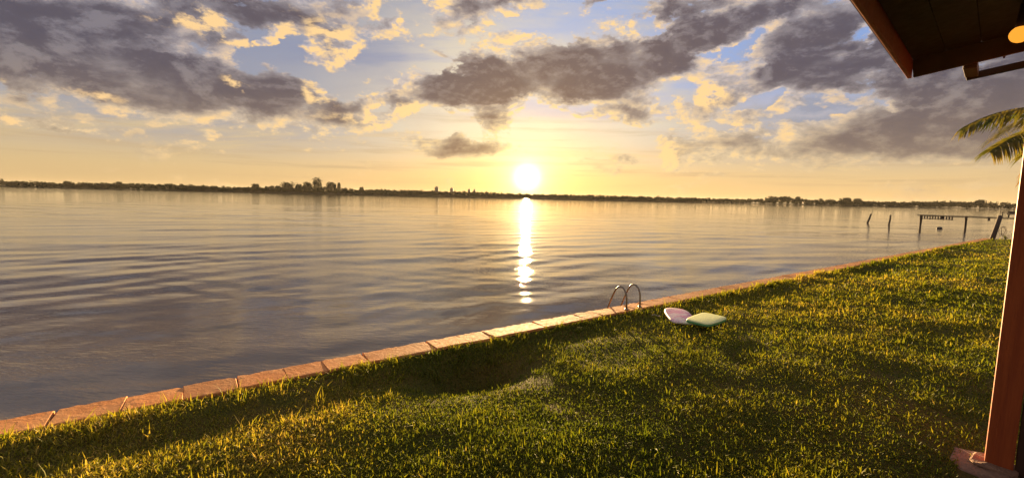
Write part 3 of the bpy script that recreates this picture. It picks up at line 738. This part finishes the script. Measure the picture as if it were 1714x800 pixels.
def mooring(p, top, r, label):
    p = np.array(p, float); top = np.array(top, float)
    mid = (p + top) / 2 + np.array([0.05, 0, 0])
    tag(MB().tube([p - UP * 1.5, p, mid, top - (top - p) * 0.03, top], [r, r, r * 0.95, r * 0.9, r * 0.6], 9, jit=0.1).build('mooring_post', M['oldwood'], base=p), label, 'post', 'mooring posts in the lake')
mooring((54.7, 69.1, WATER), (55.15, 69.1, 0.95), 0.13, 'crooked mooring post in the lake, farther from the pier of the two')
mooring((54.0, 64.3, WATER), (54.1, 64.3, 0.95), 0.11, 'upright mooring post in the lake, nearer the pier of the two')
V, F = sphere_pts((53.0, 55.6, WATER + 0.05), 0.26, 14, 8, (1.25, 1, 0.7))
tag(build_mesh('buoy', V, F, M['buoy'], base=(53.0, 55.6, WATER), smooth=True), 'small dark buoy floating in front of the pier', 'buoy')

def make_corner():
    b = np.array([35.1, 32.7, 0.0])
    o = thing('leaning_post', b, 'leaning dark wooden post at the far corner of the lawn', 'post')
    tp = b + np.array([0.56, 0.15, 1.72])
    MB().tube([b - UP * 0.4, b, b + (tp - b) * 0.5 + np.array([0.02, 0, 0]), tp], [0.15, 0.15, 0.14, 0.13], 10, jit=0.05).build('shaft', M['oldwood'], o, smooth=True)
    MB().tube([tp - UP * 0.1 - np.array([0.05, 0, 0]), tp + UP * 0.45 - np.array([0.06, 0, 0])], 0.02, 6).build('rod', M['wire'], o)
    # coil of wire hung on the post
    c = b + np.array([0.75, 0, 0.62]); pts = []
    for k in range(70):
        a = k * 0.27; rr = 0.26 + 0.05 * math.sin(k * 0.23)
        pts.append(c + np.array([rr * math.cos(a) * 0.8, 0.08 * math.sin(k * 0.4), rr * math.sin(a) * 1.1]))
    tag(MB().tube(pts, 0.012, 5).build('wire_coil', M['wire'], base=c), 'loose coil of wire beside the leaning post', 'wire')
    for i, (dx, dy, hh) in enumerate(((1.75, 0.1, 0.62), (1.1, 0.2, 0.3))):
        p = np.array([b[0] + dx, b[1] + dy + 0.25 * dx * 0.6 - 0.25, 0.0]); mb = MB()
        for k in range(9):
            a = random.uniform(0, 6.28); q = p + np.array([0.25 * math.cos(a), 0.25 * math.sin(a), hh]) * np.array([random.uniform(0.2, 1), random.uniform(0.2, 1), random.uniform(0.6, 1.1)])
            mb.tube([p - UP * 0.05, (p + q) / 2 + UP * 0.05, q], [0.012, 0.009, 0.004], 5)
            for j in range(7):
                c_ = p + (q - p) * (0.35 + 0.1 * j); d_ = np.array([random.uniform(-1, 1), random.uniform(-1, 1), random.uniform(0, 0.8)]) * 0.09
                e_ = np.array([-d_[1], d_[0], 0.02]) * 0.4
                mb.add([c_, c_ + d_ * 0.5 + e_, c_ + d_, c_ + d_ * 0.5 - e_], [(0, 1, 2, 3)])
        tag(mb.build('weed', M['weed'], base=p), ['twiggy weed at the far lawn edge, the taller of the two', 'low weed at the far lawn edge just beside the leaning post'][i], 'plant', 'weeds at the lawn edge')
make_corner()

# ---------------------------------------------------------------- far shore: woods, trees, towers, boat
def crown_faces(c, w, h, n, size):
    """n leaf-clump quads spread through an uneven crown; returns (verts, quads)."""
    nl = max(3, int(n / 25)); lob = [(random.uniform(-0.42, 0.42) * w, random.uniform(-0.35, 0.35) * w, h * random.uniform(0.25, 0.85), random.uniform(0.22, 0.42)) for _ in range(nl)]
    k = rng.integers(0, nl, n); lb = np.array(lob)[k]
    u = rng.normal(0, 1, (n, 3)); u /= np.linalg.norm(u, axis=1)[:, None]; u *= rng.uniform(0.5, 1.0, (n, 1)) ** 0.5
    p = np.array(c) + lb[:, :3] + u * lb[:, 3:4] * np.array([w, w, h * 0.62])
    p[:, 2] = np.maximum(p[:, 2], c[2] + 0.05 * h)
    a = rng.normal(0, 1, (n, 3)); a /= np.linalg.norm(a, axis=1)[:, None]
    b = np.cross(a, rng.normal(0, 1, (n, 3))); b /= np.linalg.norm(b, axis=1)[:, None]
    s = size * rng.uniform(0.6, 1.3, (n, 1))
    V = np.stack([p - a * s, p - b * s * 0.7, p + a * s, p + b * s * 0.7], 1).reshape(-1, 3)
    return V, (np.arange(n * 4).reshape(-1, 4))
def px2x(px, y): return (px - 857.0) / 750.0 * y * 0.9956 / 1.0
# height of the wooded skyline above its water line, metres, along the photograph's shore (x in metres at 900 m)
PROF = [(-1100, 11), (-1000, 10.5), (-950, 8.5), (-900, 9.5), (-860, 10.5), (-700, 10), (-590, 10), (-560, 7.5), (-525, 8), (-500, 11), (-460, 11.5), (-420, 12), (-390, 12.5), (-345, 11), (-320, 9), (-250, 9), (-180, 9.5), (-60, 9), (0, 8.5), (120, 8.5), (300, 8), (480, 7.5), (520, 9), (570, 12), (620, 10), (680, 10), (720, 9), (770, 8.5), (860, 11), (930, 12.5), (1000, 11), (1100, 11)]
def prof(x): return float(np.interp(x, [p[0] for p in PROF], [p[1] for p in PROF]))
def make_woods():
    VV, FF, n = [], [], 0
    x = -1900.0
    while x < 1900:
        hh = 1.3 * prof(max(-1100, min(1100, x))) * random.uniform(0.82, 1.02); w = random.uniform(6, 12)
        for row in range(2):
            yy = float(shore_y(np.array(x))) + 6 + row * 14 + random.uniform(-4, 4)
            V, F = crown_faces((x + row * 3, yy, -0.2), w, hh * (0.86 if row == 0 else 1.0), 110 if abs(x) < 1200 else 30, 1.15)
            VV.append(V); FF.append(F + n); n += len(V)
        x += random.uniform(3.0, 5.0)
    V = np.concatenate(VV); F = np.concatenate(FF)
    me = fast_mesh('far_woods', V, F.ravel(), np.arange(len(F)) * 4, np.full(len(F), 4), M['far_leaf'])
    tag(link('far_woods', me), 'dark band of woods along the far shore', 'woods', kind='stuff')
make_woods()
def far_tree(px, w, h, label, grp='trees rising above the far woods', palm=False):
    x = (px - 857.0) / 750.0 * 905; y = float(shore_y(np.array(x))) + 12; b = (x, y, 1.0)
    o = thing('tree', b, label, 'tree', grp)
    MB().tube([np.array(b) - UP * 2, np.array(b) + UP * h * 0.35, np.array([x + random.uniform(-.4, .4), y, 1 + h * 0.8])], [0.35, 0.28, 0.1], 7).build('trunk', M['bark'], o)
    V, F = crown_faces((x, y, 1.0 + h * 0.22), w * 1.25, h * 0.85, 1300, 0.9)
    build_mesh('crown', V, [tuple(f) for f in F], M['far_leaf'], o)
for px, w, h, lab in (
        (534, 12, 22, 'tallest rounded tree on the far shore, left of the sun'),
        (556, 10, 16, 'rounded tree on the far shore just right of the tallest one'),
        (518, 10, 16, 'tree on the far shore just left of the tallest one'),
        (571, 3.5, 15, 'slim tree on the far shore, last of the tall clump before the low woods'),
        (564, 3.0, 14, 'slim tree between two others at the right of the tall far clump'),
        (487, 15, 15, 'broad low tree on the far shore left of the tall clump'),
        (437, 8, 15, 'thin pointed tree where the left far woods begin to rise'),
        (504, 8, 13, 'small tree between the broad low tree and the tall clump'),
        (610, 5, 13, 'lone small tree above the low woods right of the tall clump'),
        (188, 6, 13, 'spiky tree above the far woods at the left of the photo'),
        (93, 8, 12, 'bushy tree above the far woods near the left edge'),
        (1310, 12, 14, 'broad tree at the left end of the right-hand far woods'),
        (1328, 14, 15, 'broad tallest tree of the right-hand far woods'),
        (1348, 6, 14, 'narrow tree right of the broad one in the right-hand far woods'),
        (1418, 14, 14, 'rounded tree right of the middle in the right-hand far woods'),
        (1436, 10, 13, 'small tree on the far shore, left of the two mooring posts'),
        (1640, 12, 16, 'peaked tree on the far shore above the pier')):
    far_tree(px, w, h * (1.3 if 470 < px < 580 else 0.98), lab)
def tower(px, w, h, label):
    y = 1250.0; x = (px - 857.0) / 750.0 * y; b = np.array([x, y, 2.0])
    o = thing('apartment_tower', b, label, 'building', 'distant towers')
    MB().abox(x - w / 2, x + w / 2, y - 6, y + 6, 0, h).build('wall', M['concrete'], o)
    MB().abox(x - w * 0.55, x + w * 0.55, y - 6.6, y + 6.6, h, h + 0.6).build('roof', M['concrete'], o)
    MB().abox(x - w * 0.2, x + w * 0.2, y - 2, y + 2, h + 0.6, h + 3).build('lift_housing', M['concrete'], o)
    for k in range(int(h / 3.2) - 1):
        for j in range(3):
            cx = x + (j - 1) * w * 0.3
            MB().abox(cx - w * 0.09, cx + w * 0.09, y - 6.04, y - 5.9, 3.5 + k * 3.2, 5.1 + k * 3.2).build('window', M['glass'], o)
for px, w, h, lab in ((730, 10, 31, 'tallest distant tower block rising over the woods left of the sun'),
                      (755, 8, 28, 'slim distant tower block, second from the left'),
                      (784, 7, 25, 'low distant tower block nearest the sun, left of the pair'),
                      (793, 6, 24, 'narrow distant tower block nearest the sun, right of the pair')):
    tower(px, w, h * 0.76, lab)
def make_boat():
    c = np.array([118.0, 640.0, WATER]); n = 12; V = []; F = []
    o = thing('boat', c, 'tiny dark boat on the lake right of the sun', 'boat')
    for k in range(n + 1):
        u = k / n * 2 - 1; wd = 0.9 * (1 - max(0, u) ** 2.2) ** 0.7 + 0.02; sh = 0.75 + 0.35 * max(0, u) ** 2
        for y_, z_ in ((-wd, sh), (-wd * 0.7, 0.1), (0, -0.3), (wd * 0.7, 0.1), (wd, sh)): V.append(c + np.array([u * 3.2, y_, z_]))
    for k in range(n):
        for j in range(4): F.append((k * 5 + j, (k + 1) * 5 + j, (k + 1) * 5 + j + 1, k * 5 + j + 1))
        F.append((k * 5, k * 5 + 4, (k + 1) * 5 + 4, (k + 1) * 5))
    F.append((0, 1, 2, 3, 4))
    build_mesh('hull', V, F, M['boat'], o)
    MB().abox(c[0] - 1.2, c[0] + 0.8, c[1] - 0.6, c[1] + 0.6, c[2] + 0.7, c[2] + 1.9).build('cabin', M['boat'], o, bevel=0.1)
make_boat()

# ---------------------------------------------------------------- evening air over the lake
def make_haze():
    m = bpy.data.materials.new('evening_air'); m.use_nodes = True; nt = m.node_tree; nt.nodes.clear()
    out = nt.nodes.new('ShaderNodeOutputMaterial'); v = nt.nodes.new('ShaderNodeVolumePrincipled')
    v.inputs['Color'].default_value = (0.95, 0.9, 0.82, 1); v.inputs['Density'].default_value = 0.00002
    v.inputs['Anisotropy'].default_value = 0.3
    nt.links.new(v.outputs[0], out.inputs['Volume'])
    o = MB().abox(-7000, 7000, -400, 6500, -3.6, 48).build('haze', m)
    tag(o, 'thin warm haze over the lake', kind='stuff')
make_haze()
